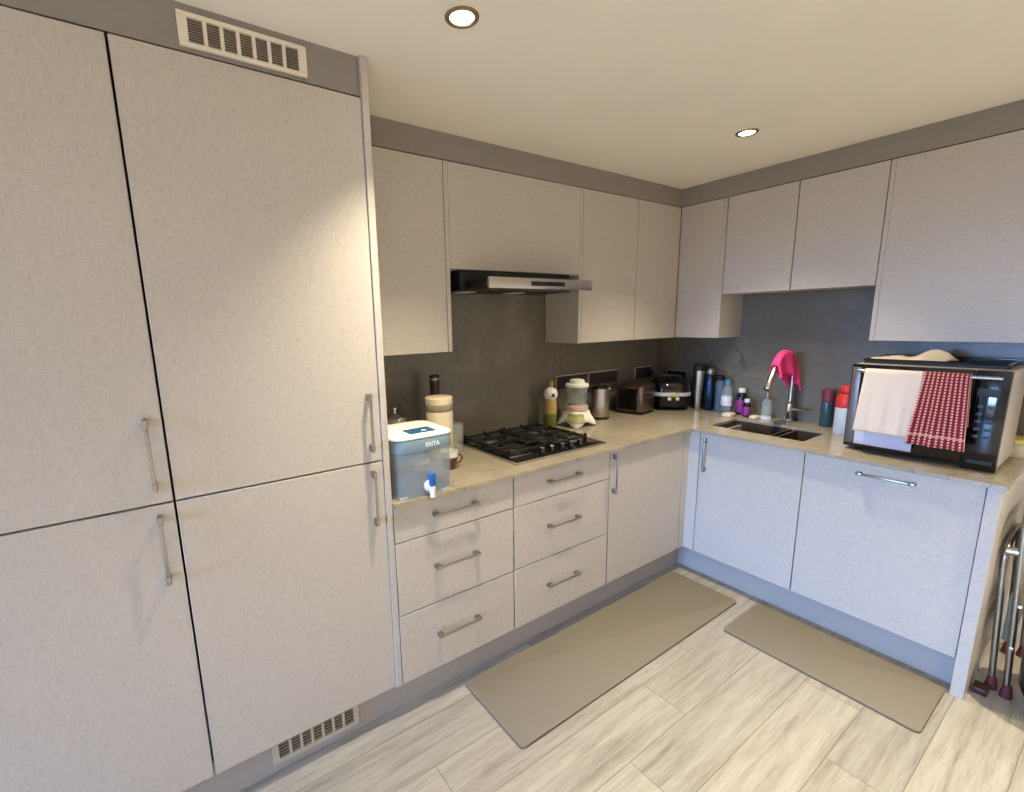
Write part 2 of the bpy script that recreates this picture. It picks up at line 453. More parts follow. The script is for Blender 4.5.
# base run, hob side
ZB, ZT = .158, .8862
def drawers(x0, x1, label, hx):
    r = thing('drawer_unit', label, 'drawers', ((x0+x1)/2, -.3, .156), 'drawer units under the hob worktop')
    carcass('body', x0, x1, -.612, -.005, .156, .8875, '-y', r)
    for z0, z1, hz in ((.158, .4455, .312), (.4495, .741, .607), (.745, ZT, .823)):
        d = door('drawer', x0+.0015, x1-.0015, z0, z1, YF, 'y', r)
        obj('handle', handle_mb((hx, YF, hz), (1, 0, 0), (0, -1, 0), .205), M['nickel'], d)
drawers(-2.5215, -1.966, 'three drawer unit right of the tall cabinets, under the water filter', -2.262)
drawers(-1.962, -1.344, 'three drawer unit below the right half of the gas hob', -1.668)
r = thing('base_cabinet', 'single door base cabinet between the drawers and the inner corner', 'cabinet', (-1.02, -.3, .156), 'base cabinets')
carcass('body', -1.340, -.700, -.612, -.005, .156, .8875, '-y', r)
d = door('door', -1.3385, -.701, ZB, ZT, YF, 'y', r)
obj('handle', handle_mb((-1.318, YF, .765), (0, 0, 1), (0, -1, 0), .205), M['nickel'], d)
fp = MB().prism([(-.698, YF), (XF, YF), (XF, -.7035), (XF+.018, -.7035), (XF+.018, YF+.018), (-.698, YF+.018)], ZB, ZT)
tag(obj('corner_post', fp, M['cab']), 'narrow L shaped filler post in the inner corner of base cabinets', 'panel')
# base run, sink side
r = thing('base_cabinet', 'bluish lit sink base cabinet with a vertical handle next to inner corner', 'cabinet', (-.3, -.97, .156), 'base cabinets')
carcass('body', -.612, -.005, -1.2245, -.7055, .156, .8875, '-x', r, top=False)
d = door('door', -1.2235, -.7065, ZB, ZT, XF, 'x', r)
obj('handle', handle_mb((XF, -.742, .762), (0, 0, 1), (-1, 0, 0), .195), M['nickel'], d)
r = thing('dishwasher', 'built-in appliance behind a linen grey door with horizontal handle, below the microwave', 'dishwasher', (-.3, -1.52, .156))
obj('body', MB().box(-.6, -.03, -1.817, -1.233, .156, .86, .004), M['steel'], r)
d = door('door', -1.8215, -1.2275, ZB, ZT, XF, 'x', r)
obj('handle', handle_mb((XF, -1.53, .840), (0, 1, 0), (-1, 0, 0), .20, .026), M['nickel'], d)
tag(obj('base_end_panel', MB().box(-.65, .005, -1.864, -1.8245, 0, .8875, .001, 1), M['cab']),
    'floor standing end panel closing the sink run beside the folded step stool', 'panel')

# worktop (with the sink cut out), splashbacks
SX0, SX1, SY0, SY1 = -.505, -.205, -1.165, -.685
w = MB(); z0, z1 = .8885, .905
w.box(-2.5225, -.0005, -.66, -.0005, z0, z1)
w.box(-.66, SX0, -1.874, -.66, z0, z1); w.box(SX1, -.0005, -1.874, -.66, z0, z1)
w.box(SX0, SX1, SY1, -.66, z0, z1); w.box(SX0, SX1, -1.874, SY0, z0, z1)
tag(obj('worktop', w, M['top'], base=(-.33, -.33, z0)), 'L shaped beige veined stone worktop running under hob and microwave', 'worktop')
tag(obj('splashback', MB().box(-2.5225, .0115, 0, .0115, .905, 1.79), M['splash'], base=(-1.2, 0, .905)), 'dark veined stone splashback slab on the wall behind the gas hob', 'splashback', 'stone splashbacks')
tag(obj('splashback', MB().box(0, .0115, -1.93, -.0005, .905, 1.69), M['splash'], base=(0, -1, .905)), 'grey stone splashback slab on the wall behind the tap and microwave', 'splashback', 'stone splashbacks')

# wall cabinets
YW = XW = -.269
ZW0, ZW1, ZH, ZS = 1.405, 2.2265, 1.777, 1.669
G = 'handleless wall cabinets'
def wallcab(label, axis, a0, a1, d0, d1, z0, sides=()):
    r = thing('wall_cabinet', label, 'cabinet', ((a0+a1)/2, -.13, z0) if axis == 'y' else (-.13, (a0+a1)/2, z0), G)
    f0 = YW+TH+.001
    if axis == 'y': carcass('body', a0, a1, f0, -.001, z0, ZW1, '-y', r)
    else: carcass('body', f0, -.001, a0, a1, z0, ZW1, '-x', r)
    door('door', d0, d1, z0, ZW1, YW, axis, r)
    for s0, s1 in sides:
        mb = MB()
        if axis == 'y': mb.box(s0, s1, YW, -.001, z0-.0005, ZW1, .001, 1)
        else: mb.box(YW, -.001, s0, s1, z0-.0005, ZW1, .001, 1)
        obj('side_panel', mb, M['cab'], r)
    # pale underside board
    mb = MB()
    if axis == 'y': mb.box(a0, a1, f0, -.001, z0-.0006, z0+.004)
    else: mb.box(f0, -.001, a0, a1, z0-.0006, z0+.004)
    obj('underside', mb, M['cab'], r)
wallcab('tall narrow wall cabinet between the tall end panel and extractor hood', 'y', -2.522, -2.043, -2.521, -2.0455, ZW0, [(-2.0425, -2.0215)])
wallcab('short wide wall cabinet right above the extractor hood', 'y', -2.0195, -1.196, -2.0208, -1.1942, ZH)
wallcab('wall cabinet just right of the extractor hood, above the blender', 'y', -1.170, -.700, -1.1695, -.7005, ZW0, [(-1.1935, -1.172)])
wallcab('wall cabinet over the toaster that meets the room corner', 'y', -.697, -.270, -.6965, -.2693, ZW0)
wallcab('narrow wall cabinet on the sink wall nearest the room corner, above the bottles', 'x', -.547, -.2705, -.5473, -.2725, ZW0, [(-.5655, -.548)])
wallcab('short wall cabinet over sink, touching the narrow corner cabinet', 'x', -.937, -.568, -.936, -.5695, ZS)
wallcab('short wall cabinet over sink, touching the large right cabinet', 'x', -1.305, -.939, -1.304, -.9405, ZS)
wallcab('large tall wall cabinet above the microwave at the right edge', 'x', -1.915, -1.328, -1.915, -1.3258, ZW0, [(-1.3255, -1.3075)])

# ------------------------------------------------------------------ downlights
for (lx, ly, lab) in ((-2.378, -.948, 'round recessed ceiling downlight nearer the tall cabinets'), (-.874, -.952, 'round recessed ceiling downlight nearer the room corner')):
    r = thing('ceiling_downlight', lab, 'downlight', (lx, ly, ZC), 'recessed downlights')
    t = [(.030, -.0006), (.034, -.005), (.041, -.006), (.0455, -.003), (.046, -.0003)]
    obj('bezel', MB().lathe(t, (lx, ly, ZC), cap=False), M['bezel'], r)
    obj('lens', MB().lathe([(0, -.003), (.020, -.0029), (.031, -.002)], (lx, ly, ZC), cap=False), M['lamp'], r)

# ------------------------------------------------------------------ extractor hood
HX0, HX1 = -1.938, -1.288
r = thing('extractor_hood', 'slim steel pull-out extractor hood above the gas hob', 'extractor hood', (-1.613, -.2, 1.68))
obj('body', MB().box(HX0-.03, HX1+.03, -.262, -.004, 1.684, 1.7755, .002, 1), M['blackm'], r)
obj('visor', MB().box(HX0+.004, HX1-.004, -.438, -.2, 1.690, 1.724, .002, 1), M['blackm'], r)
fr = obj('front_strip', MB().box(HX0, HX1, -.452, -.437, 1.682, 1.730, .002, 2), M['steel'], r)
obj('display', MB().box(-1.700, -1.485, -.4535, -.4515, 1.696, 1.716, .0005, 1), M['black'], fr)
fl = MB(); fl.box(HX0+.05, HX1-.05, -.43, -.265, 1.686, 1.6905)
for i in range(24):
    c = HX0+.06+i*.0225; fl.box(c, c+.008, -.42, -.27, 1.684, 1.6865)
obj('grease_filter', fl, M['steel'], r)
for cx in (-1.875, -1.56):
    obj('lamp_cover', MB().box(cx-.04, cx+.04, -.20, -.11, 1.679, 1.6845, .002, 1), M['lampoff'], r)

# ------------------------------------------------------------------ sockets
def socket_plate(label, axis, a0, a1, z0, z1, gangs, plug=None):
    c = (a0+a1)/2
    r = thing('wall_socket', label, 'socket', (c, 0, z0) if axis == 'y' else (0, c, z0), 'electric sockets on the splashback')
    def bx(mb, p0, p1, d0, d1, za, zb, bev=.0008):
        if axis == 'y': mb.box(p0, p1, -d1, -d0, za, zb, bev, 1)
        else: mb.box(-d1, -d0, p0, p1, za, zb, bev, 1)
        return mb
    obj('plate', bx(MB(), a0, a1, .0005, .008, z0, z1), M['socket'], r)
    obj('edge_trim', bx(bx(MB(), a0-.002, a1+.002, .0005, .011, z1-.001, z1+.0045), a0-.0015, a0+.0005, .0005, .0105, z0, z1), M['edge'], r)
    gw = (a1-a0)/gangs
    for i in range(gangs):
        g = a0+gw*(i+.5)
        q = MB()
        for px, pz, w_, h_ in ((0, .018, .004, .008), (-.011, -.004, .007, .004), (.011, -.004, .007, .004)):
            bx(q, g+px-w_/2, g+px+w_/2, .0075, .0085, (z0+z1)/2+pz-h_/2-.008, (z0+z1)/2+pz+h_/2-.008, 0)
        obj('pin_holes', q, M['dark'], r)
        obj('switch', bx(MB(), g-.007, g+.007, .0078, .0125, z1-.024, z1-.008), M['socket'], r)
    if plug is not None:
        obj('plug', bx(MB(), plug-.022, plug+.022, .0085, .036, z0+.012, z0+.060, .006), M['blackm'], r)
socket_plate('dark long socket plate with bright top edge behind the blender', 'y', -1.100, -.826, 1.103, 1.186, 3)
socket_plate('dark long socket plate with bright top edge behind the kettle', 'y', -.804, -.515, 1.103, 1.186, 3)
socket_plate('dark double socket with a black plug above the toaster', 'y', -.318, -.135, 1.100, 1.183, 2, -.17)
socket_plate('dark double socket with bright top edge on sink wall behind the cooker pot', 'x', -.213, -.062, 1.068, 1.150, 2)

# ------------------------------------------------------------------ gas hob
ZTOP = .905
r = thing('gas_hob', 'black four burner gas hob with cast iron pan supports on the worktop', 'hob', (-1.60, -.315, ZTOP))
X0, X1, Y0, Y1 = -1.897, -1.297, -.577, -.065
obj('hob_plate', MB().rbox(X0+.003, X1-.003, Y0+.003, Y1-.003, ZTOP+.001, ZTOP+.009, .012, .0015), M['glassblk'], r)
t = MB()
t.box(X0, X1, Y0, Y0+.006, ZTOP+.0005, ZTOP+.0095, .001, 1); t.box(X0, X1, Y1-.006, Y1, ZTOP+.0005, ZTOP+.0095, .001, 1)
t.box(X0, X0+.006, Y0, Y1, ZTOP+.0005, ZTOP+.0095, .001, 1); t.box(X1-.006, X1, Y0, Y1, ZTOP+.0005, ZTOP+.0095, .001, 1)
obj('edge_trim', t, M['steel'], r)
obj('front_strip', MB().box(X0+.03, -1.735, -.500, -.488, ZTOP+.009, ZTOP+.013, .001, 1), M['steel'], r)
zb = ZTOP+.009
BP = [(-1.765, -.20, .034), (-1.765, -.405, .044), (-1.435, -.185, .044), (-1.435, -.40, .034)]
for bx_, by_, br in BP:
    b = obj('burner', MB().lathe([(br*1.25, 0), (br*1.25, .006), (br, .010), (br, .016)], (bx_, by_, zb)), M['steel'], r)
    obj('burner_cap', MB().lathe([(br*.92, .016), (br*.95, .021), (br*.8, .024), (0, .025)], (bx_, by_, zb)), M['iron'], b)
for gx0, gx1 in ((X0+.035, -1.603), (-1.597, X1-.035)):
    g = MB(); gy0, gy1 = -.478, -.09; zt = zb+.025; q = .015
    for xx in (gx0, gx1-q): g.box(xx, xx+q, gy0, gy1, zt-.014, zt-.002, .002, 1)
    for yy in (gy0, -.30, gy1-q): g.box(gx0, gx1, yy, yy+q, zt-.014, zt-.002, .002, 1)
    for xx in (gx0, gx1-q):
        for yy in (gy0, gy1-q): g.box(xx, xx+q, yy, yy+q, zb, zt-.006, .002, 1)
    cx = (gx0+gx1)/2
    for cy in (-.195, -.395):
        for dx, dy in ((1, 0), (-1, 0), (0, 1), (0, -1)):
            ax, ay = cx+dx*.035, cy+dy*.035; ex, ey = cx+dx*.128, cy+dy*.088
            x0_, x1_ = sorted((ax, ex)); y0_, y1_ = sorted((ay, ey))
            g.box(x0_-(.005 if dx == 0 else 0), x1_+(.005 if dx == 0 else 0), y0_-(.005 if dy == 0 else 0), y1_+(.005 if dy == 0 else 0), zt-.012, zt+.002, .002, 1)
    for xx, yy in ((gx0, gy1-q), (gx1-q, gy1-q), (gx1-q, gy0), (gx0, gy0), (cx-.006, gy1-q)):
        g.box(xx, xx+.012, yy, yy+.012, zt-.004, zt+.010, .002, 1)
    obj('pan_support', g, M['iron'], r)
for i, kx in enumerate((-1.690, -1.628, -1.560, -1.498, -1.436)):
    k = obj('knob', MB().lathe([(.020, 0), (.020, .004), (.016, .006), (.0145, .024), (.012, .026), (0, .0262)], (kx, -.522, zb), 20), M['black'], r)
    obj('knob_face', MB().lathe([(.0115, .0258), (.010, .0275), (0, .0278)], (kx, -.522, zb), 20), M['steel'], k)

# ------------------------------------------------------------------ sink and tap
r = thing('kitchen_sink', 'dark undermounted bowl and a half sink set into the worktop', 'sink', (-.355, -.925, .70))
def bowl(y0, y1, dep):
    x0, x1 = SX0, SX1; t_ = .010; zt_ = .8935; zb_ = zt_-dep; mb = MB()
    mb.box(x0-.0, x1, y0, y1, zb_-t_, zb_); mb.box(x0-.0, x0+t_, y0, y1, zb_, zt_); mb.box(x1-t_, x1, y0, y1, zb_, zt_)
    mb.box(x0+t_, x1-t_, y0, y0+t_, zb_, zt_); mb.box(x0+t_, x1-t_, y1-t_, y1, zb_, zt_)
    return mb
for y0_, y1_, dep in ((-1.005+.012, SY1, .165), (SY0, -1.005-.012, .14)):
    b = obj('bowl', bowl(y0_, y1_, dep), M['sink'], r)
    cy = (y0_+y1_)/2
    obj('drain', MB().lathe([(.038, .0), (.038, .003), (.028, .004), (.024, .001), (0, .001)], (-.36, cy, .8935-dep)), M['steel'], b)
obj('divider', MB().box(SX0+.011, SX1-.011, -1.0165, -.9935, .78, .845, .004), M['sink'], r)
r = thing('kitchen_tap', 'chrome gooseneck kitchen tap with pull-out head behind the sink', 'tap', (-.082, -.923, ZTOP))
tx, ty = -.082, -.923
obj('tap_body', MB().lathe([(.027, 0), (.027, .006), (.022, .010), (.022, .115), (.016, .122), (.0125, .124), (.0125, .20)], (tx, ty, ZTOP), 24), M['chrome'], r)
arch = [(tx, ty, 1.10)]
cz, ra = 1.205, .122
for i in range(0, 15):
    a = math.radians(0+158*i/14); arch.append((tx-ra+ra*math.cos(a), ty, cz+ra*math.sin(a)*.95))
obj('spout', MB().tube(arch, .0105, 14), M['chrome'], r)
e = Vector(arch[-1]); dv = Vector((-.085, 0, -.13)).normalized()
obj('spray_head', MB().tube([e-dv*.005, e+dv*.02, e+dv*.10, e+dv*.135, e+dv*.14], [.012, .0155, .0165, .0185, .015], 16), M['chrome'], r)
obj('lever', MB().tube([(tx, ty-.018, .985), (tx-.002, ty-.045, .987), (tx-.006, ty-.10, .992)], [.014, .008, .0065], 12), M['chrome'], r)
# pink cloth over the arch
def cloth(u, v):
    # u along the arch from the pole to the spray head, v across from one hanging hem to the other
    a = math.radians(-4+158*u); R_ = ra+.013+.006*math.sin(PI*u)
    cx_, cz_ = tx-ra+R_*math.cos(a), cz+R_*math.sin(a)*.97
    s = (v-.5)*2; ss = abs(s); sg = 1 if s > 0 else -1
    L_ = .055+.085*math.sin(PI*min(1, u*.75+.18))**1.3
    w_ = .017
    if ss < .2: y_ = s/.2*w_; dz = -.008*(ss/.2)**2; q = 0
    else:
        q = (ss-.2)/.8
        y_ = sg*(w_+.012*q+.013*math.sin(u*15+q*1.5+sg)*q); dz = -.008-L_*q
    return (cx_+.012*math.sin(u*11+1)*q, ty+y_, cz_+dz+.002*math.sin(u*20))
tag(obj('dish_cloth', MB().sheet(cloth, 28, 30, .002), M['pink'], smooth=180), 'bright pink cloth draped over the arch of the tap', 'cloth')

# ------------------------------------------------------------------ worktop things, hob side
# water filter
fx0, fx1, fy0, fy1 = -2.508, -2.262, -.652, -.405
zt = 1.138
r = thing('water_filter', 'large clear countertop water filter with white lid and blue spigot', 'water filter', ((fx0+fx1)/2, (fy0+fy1)/2, ZTOP))
def shell(x0, x1, y0, y1, za, zb_, rr, t_):
    n = 6; outl = []; inl = []
    for L_, ins in ((outl, 0), (inl, t_)):
        for cx, cy, a0 in ((x1-rr, y1-rr, 0), (x0+rr, y1-rr, 90), (x0+rr, y0+rr, 180), (x1-rr, y0+rr, 270)):
            for i in range(n+1):
                a = math.radians(a0+90*i/n); L_.append((cx+(rr-ins)*math.cos(a), cy+(rr-ins)*math.sin(a)))
    t = bmesh.new(); N = len(outl)
    V = [[t.verts.new((x, y, z)) for x, y in L_] for L_, z in ((outl, za), (outl, zb_), (inl, zb_), (inl, za+t_))]
    for A, B in zip(V, V[1:]):
        for i in range(N):
            j = (i+1) % N; t.faces.new((A[i], A[j], B[j], B[i]))
    t.faces.new(V[0][::-1]); t.faces.new(V[3])
    bmesh.ops.recalc_face_normals(t, faces=t.faces)
    return MB()._m(t)
obj('tank', shell(fx0, fx1, fy0, fy1, ZTOP+.004, 1.078, .045, .004), M['clear'], r)
obj('water', MB().rbox(fx0+.008, fx1-.008, fy0+.008, fy1-.008, ZTOP+.010, 1.000, .038, .004), M['water'], r)
obj('funnel', MB().rbox(fx0+.012, fx1-.085, fy0+.014, fy1-.03, 1.035, 1.076, .035, .006), M['water'], r)
obj('filter_cartridge', MB().lathe([(.04, 0), (.045, .02), (.045, .07), (.03, .075)], ((fx0+fx1)/2+.03, (fy0+fy1)/2, .972)), M['white'], r)
bnd = obj('upper_band', MB().rbox(fx0-.002, fx1+.002, fy0-.002, fy1+.002, 1.0785, 1.126, .046, .002), M['smoke'], r)
lid = obj('lid', MB().rbox(fx0-.004, fx1+.004, fy0-.004, fy1+.004, 1.1265, zt, .048, .005, seg=3), M['white'], r)
obj('gauge_panel', MB().rbox(-2.425, -2.315, fy0+.040, fy0+.115, zt-.001, zt+.0015, .008, .0005), M['bluescr'], lid)
obj('gauge_mark', MB().lathe([(.010, 0), (.010, .0006), (0, .0006)], (-2.355, fy0+.07, zt+.0014), 20), M['label'], lid)
cu = bpy.data.curves.new('lettering', 'FONT'); cu.body = 'BRITA'; cu.size = .0225; cu.extrude = .0008; cu.align_x = 'LEFT'; cu.offset = .0006
tmp = bpy.data.objects.new('tmp_text', cu); COL.objects.link(tmp)
dg = bpy.context.evaluated_depsgraph_get(); me = bpy.data.meshes.new_from_object(tmp.evaluated_get(dg)); bpy.data.objects.remove(tmp)
tb = MB(); tb.b.from_mesh(me); tb.xf(Matrix.Translation((-2.388, fy0-.0028, 1.094)) @ Matrix.Rotation(PI/2, 4, 'X'))
obj('lettering', tb, M['label'], bnd, label='white brand lettering')
sp = obj('spigot', MB().tube([(-2.378, fy0+.006, .942), (-2.378, fy0-.006, .942), (-2.378, fy0-.0065, .942), (-2.378, fy0-.03, .942)], [.020, .020, .012, .012], 20)
         .tube([(-2.378, fy0-.026, .952), (-2.378, fy0-.026, .912), (-2.378, fy0-.027, .905)], [.013, .010, .0095], 16), M['white'], r)
obj('spigot_lever', MB().box(-2.389, -2.367, fy0-.038, fy0-.018, .948, .998, .004), M['blue'], sp, label='blue tap lever')
for xx in (fx0+.02, fx1-.05):
    obj('foot', MB().box(xx, xx+.03, fy0+.012, fy0+.03, ZTOP, ZTOP+.005), M['white'], r)
# things behind the filter
cx, cy = -2.085, -.235
r = thing('canister', 'cream round canister with a greyish band, behind the water filter', 'canister', (cx, cy, ZTOP))
obj('body', MB().lathe([(.060, 0), (.064, .006), (.064, .222), (.062, .226)], (cx, cy, ZTOP)), M['cream'], r)
obj('band', MB().lathe([(.0645, .226), (.0655, .228), (.0655, .256), (.0645, .258)], (cx, cy, ZTOP)), M['creamd'], r)
obj('lid', MB().lathe([(.0645, .2585), (.065, .262), (.065, .288), (.060, .292), (0, .293)], (cx, cy, ZTOP)), M['cream'], r)
cx, cy = -2.030, -.10
r = thing('pepper_mill', 'dark brown mill with steel collar standing behind the cream canister', 'pepper mill', (cx, cy, ZTOP))
obj('body', MB().lathe([(.026, 0), (.026, .05), (.020, .12), (.024, .30), (.024, .352)], (cx, cy, ZTOP), 20), M['brown'], r)
obj('collar', MB().lathe([(.0245, .3525), (.0255, .354), (.0255, .362), (.0245, .363)], (cx, cy, ZTOP), 20), M['steel'], r)
obj('cap', MB().lathe([(.024, .3635), (.024, .374), (.016, .379), (0, .380)], (cx, cy, ZTOP), 20), M['black'], r)
cx, cy = -2.290, -.18
r = thing('steel_jar', 'small shiny steel pot partly hidden by tall end panel and filter lid', 'pot', (cx, cy, ZTOP))
obj('body', MB().lathe([(.045, 0), (.050, .01), (.052, .20), (.050, .205)], (cx, cy, ZTOP)), M['steel'], r)
obj('lid', MB().lathe([(.051, .2055), (.050, .212), (.028, .228), (.010, .232), (.008, .240), (.014, .248), (.010, .256), (0, .258)], (cx, cy, ZTOP)), M['chrome'], r)
cx, cy = -1.975, -.21
tag(obj('drinking_glass', MB().lathe([(.028, 0), (.034, .140), (.0325, .140), (.0265, .006), (0, .006)], (cx, cy, ZTOP+.0005), 28), M['glass']),
    'clear straight drinking glass between the cream canister and the hob', 'glass')
cx, cy = -2.150, -.425
r = thing('mug', 'small white and brown cup just right of the water filter', 'cup', (cx, cy, ZTOP))
obj('body', MB().lathe([(.022, 0), (.025, .004), (.034, .04), (.036, .055), (.034, .056), (.031, .04), (.020, .006), (0, .006)], (cx, cy, ZTOP)), M['cupb'], r)
obj('rim', MB().lathe([(.0362, .0555), (.0385, .080), (.0365, .080), (.0345, .0565)], (cx, cy, ZTOP), cap=False), M['white'], r)
obj('handle', MB().tube([(cx+.033, cy-.006, .965), (cx+.05, cy-.012, .962), (cx+.056, cy-.014, .945), (cx+.046, cy-.012, .930), (cx+.026, cy-.006, .925)], .0045, 10), M['cupb'], r)

# oil bottle
cx, cy = -1.238, -.10
r = thing('oil_bottle', 'yellow and green cooking oil bottle behind the hob', 'bottle', (cx, cy, ZTOP))
obj('lower_label', MB().lathe([(.034, 0), (.037, .005), (.037, .075), (.0365, .080)], (cx, cy, ZTOP), 24), M['oilg'], r)
obj('bottle_body', MB().lathe([(.0365, .0805), (.036, .12), (.034, .168), (.033, .170)], (cx, cy, ZTOP), 24), M['oil'], r)
obj('shoulder_label', MB().lathe([(.0335, .1705), (.041, .185), (.041, .208), (.032, .226), (.018, .236), (.014, .240)], (cx, cy, ZTOP), 24), M['white'], r)
obj('cap', MB().lathe([(.0145, .2405), (.0155, .243), (.0155, .272), (.013, .276), (0, .277)], (cx, cy, ZTOP), 20), M['oilcap'], r)
obj('emblem', MB().box(cx-.024, cx-.006, cy-.0425, cy-.034, ZTOP+.186, ZTOP+.204, .002, 1), M['maroon'], r)

# blender / chopper
cx, cy = -1.088, -.170
r = thing('countertop_blender', 'white countertop blender with clear jar between oil bottle and kettle', 'blender', (cx, cy, ZTOP))
def leggy(prof, rot, p=3.0, n=64):
    """Four-legged base: squarish rings whose lowest edge arches up between the legs."""
    t = bmesh.new(); rings = []
    for rr, z, arch_ in prof:
        ring = []
        for i in range(n):
            a = 2*PI*i/n; c_, s_ = math.cos(a), math.sin(a)
            q = (abs(c_)**p+abs(s_)**p)**(-1/p); k_ = abs(math.cos(2*a))**1.5
            pin = 1-.16*k_*arch_/.03 if arch_ else 1
            ring.append(t.verts.new((rr*q*c_*pin, rr*q*s_*pin, z+arch_*k_)))
        rings.append(ring)
    for A, B in zip(rings, rings[1:]):
        for i in range(n):
            j = (i+1) % n; t.faces.new((A[i], A[j], B[j], B[i]))
    t.faces.new(rings[0][::-1]); t.faces.new(rings[-1]); bmesh.ops.recalc_face_normals(t, faces=t.faces)
    return MB()._m(t, Matrix.Translation((cx, cy, ZTOP)) @ Matrix.Rotation(rot, 4, 'Z'))
obj('base', leggy([(.085, .0, .030), (.103, .0, .030), (.104, .012, .028), (.092, .040, .010), (.078, .062, 0), (.070, .085, 0), (.066, .092, 0)], -.03), M['white'], r, smooth=50)
def front_patch(u, v):
    # follows the flared front of the base, a touch proud of it
    a = math.radians(180+72*u+4); z = .030+.050*v
    k_ = [(.012, .104), (.040, .092), (.062, .078), (.085, .070)]
    for (z0_, r0_), (z1_, r1_) in zip(k_, k_[1:]):
        if z0_ <= z <= z1_+1e-9: rr = r0_+(r1_-r0_)*(z-z0_)/(z1_-z0_)
    c_, s_ = math.cos(a), math.sin(a); q = (abs(c_)**3+abs(s_)**3)**(-1/3); rr = rr*q+.003
    p_ = Matrix.Rotation(-.03, 4, 'Z') @ Vector((rr*c_, rr*s_, 0)); return (cx+p_.x, cy+p_.y, ZTOP+z)
obj('control_panel', MB().sheet(front_patch, 24, 8, .002), M['green'], r, smooth=60)
obj('jar_base', MB().lathe([(.066, .0925), (.070, .095), (.068, .118), (.060, .124)], (cx, cy, ZTOP)), M['pinkb'], r)
obj('jar', MB().lathe([(.058, .1245), (.064, .235), (.061, .235), (.055, .128), (0, .128)], (cx, cy, ZTOP)), M['glass'], r)
obj('lid', MB().lathe([(.068, .2355), (.070, .238), (.070, .250), (.062, .255), (.045, .257), (.044, .275), (.036, .279), (0, .280)], (cx, cy, ZTOP)), M['white'], r)
obj('blade', MB().tube([(cx, cy, 1.034), (cx, cy, 1.09), (cx-.006, cy, 1.10)], [.005, .004, .003], 8), M['steel'], r)

# kettle
cx, cy = -.835, -.13
r = thing('kettle', 'brushed steel kettle with black lid left of the toaster', 'kettle', (cx, cy, ZTOP))
obj('base', MB().lathe([(.062, 0), (.062, .012), (.058, .014)], (cx, cy, ZTOP)), M['blackm'], r)
obj('body', MB().lathe([(.058, .0145), (.060, .02), (.056, .19), (.054, .196)], (cx, cy, ZTOP)), M['steel'], r)
obj('lid', MB().lathe([(.0545, .1965), (.053, .205), (.035, .214), (.012, .216), (.011, .228), (0, .229)], (cx, cy, ZTOP)), M['black'], r)
obj('handle', MB().tube([(cx-.05, cy+.02, 1.09), (cx-.085, cy+.03, 1.095), (cx-.098, cy+.032, 1.06), (cx-.094, cy+.032, .98), (cx-.055, cy+.022, .945)], .010, 12, flat=1.3), M['black'], r)
obj('spout', MB().tube([(cx+.050, cy-.012, 1.075), (cx+.072, cy-.02, 1.095)], [.014, .009], 12), M['steel'], r)

# toaster
Rt = Matrix.Translation((-.492, -.148, ZTOP)) @ Matrix.Rotation(.17, 4, 'Z')
r = thing('toaster', 'dark steel toaster with brown top between the kettle and black cooker', 'toaster', (-.492, -.148, ZTOP))
obj('base', MB().rbox(-.098, .098, -.093, .093, 0, .016, .02, .002, mat=Rt), M['blackm'], r)
obj('body', MB().rbox(-.102, .102, -.097, .097, .0165, .192, .026, .010, seg=3, mat=Rt), M['dsteel'], r)
obj('top_plate', MB().rbox(-.086, .086, -.082, .082, .1925, .197, .02, .001, mat=Rt), M['brown'], r)
for sx in (-.040, .040):
    obj('slot', MB().box(sx-.014, sx+.014, -.066, .066, .1972, .1982, mat=Rt), M['dark'], r)
obj('lever', MB().box(-.014, .014, -.116, -.0975, .12, .134, .003, 2, Rt), M['blackm'], r)
obj('side_panel', MB().box(-.1042, -.1015, -.062, .075, .03, .172, .002, 1, Rt), M['black'], r)
# multi cooker
cx, cy = -.198, -.208
Rc = Matrix.Translation((cx, cy, ZTOP)) @ Matrix.Rotation(-.76, 4, 'Z') @ Matrix.Scale(1.03, 4)
r = thing('multi_cooker', 'rounded black electric cooker with a silver band in the worktop corner', 'cooker', (cx, cy, ZTOP))
obj('foot_ring', MB().rbox(-.105, .105, -.105, .105, 0, .010, .06, .001, mat=Rc), M['blackm'], r)
def rsq(k, z): return k, z
def superlathe(prof, p=3.2, n=48, mat=None):
    t = bmesh.new(); rings = []
    for rr, z in prof:
        ring = []
        for i in range(n):
            a = 2*PI*i/n; c_, s_ = math.cos(a), math.sin(a)
            q = (abs(c_)**p+abs(s_)**p)**(-1/p); ring.append(t.verts.new((rr*q*c_, rr*q*s_, z)))
        rings.append(ring)
    for A, B in zip(rings, rings[1:]):
        for i in range(n):
            j = (i+1) % n; t.faces.new((A[i], A[j], B[j], B[i]))
    t.faces.new(rings[0][::-1]); t.faces.new(rings[-1]); bmesh.ops.recalc_face_normals(t, faces=t.faces)
    return MB()._m(t, mat)
obj('body', superlathe([(.098, .0105), (.118, .025), (.124, .075), (.124, .098)], mat=Rc), M['black'], r)
obj('band', superlathe([(.1245, .0985), (.1265, .100), (.1265, .122), (.1245, .1235)], mat=Rc), M['band'], r)
obj('lid', superlathe([(.124, .124), (.123, .155), (.113, .182), (.088, .202), (.05, .212), (.02, .214)], mat=Rc), M['black'], r)
obj('badge', MB().lathe([(.016, 0), (.016, .006), (.012, .009), (0, .0092)], (0, 0, 0), 20, mat=Rc @ Matrix.Translation((0, -.125, .111)) @ Matrix.Rotation(PI/2, 4, 'X')), M['lime'], r)
for bx_ in (-.026, .024):
    obj('button', MB().box(bx_-.011, bx_+.011, -.1275, -.1225, .072, .092, .003, 2, Rc), M['white'], r)
obj('carry_handle', MB().tube([(-.075, .0, .196), (-.06, 0, .218), (0, 0, .224), (.06, 0, .218), (.075, 0, .196)], .009, 12, mat=Rc), M['blackm'], r)

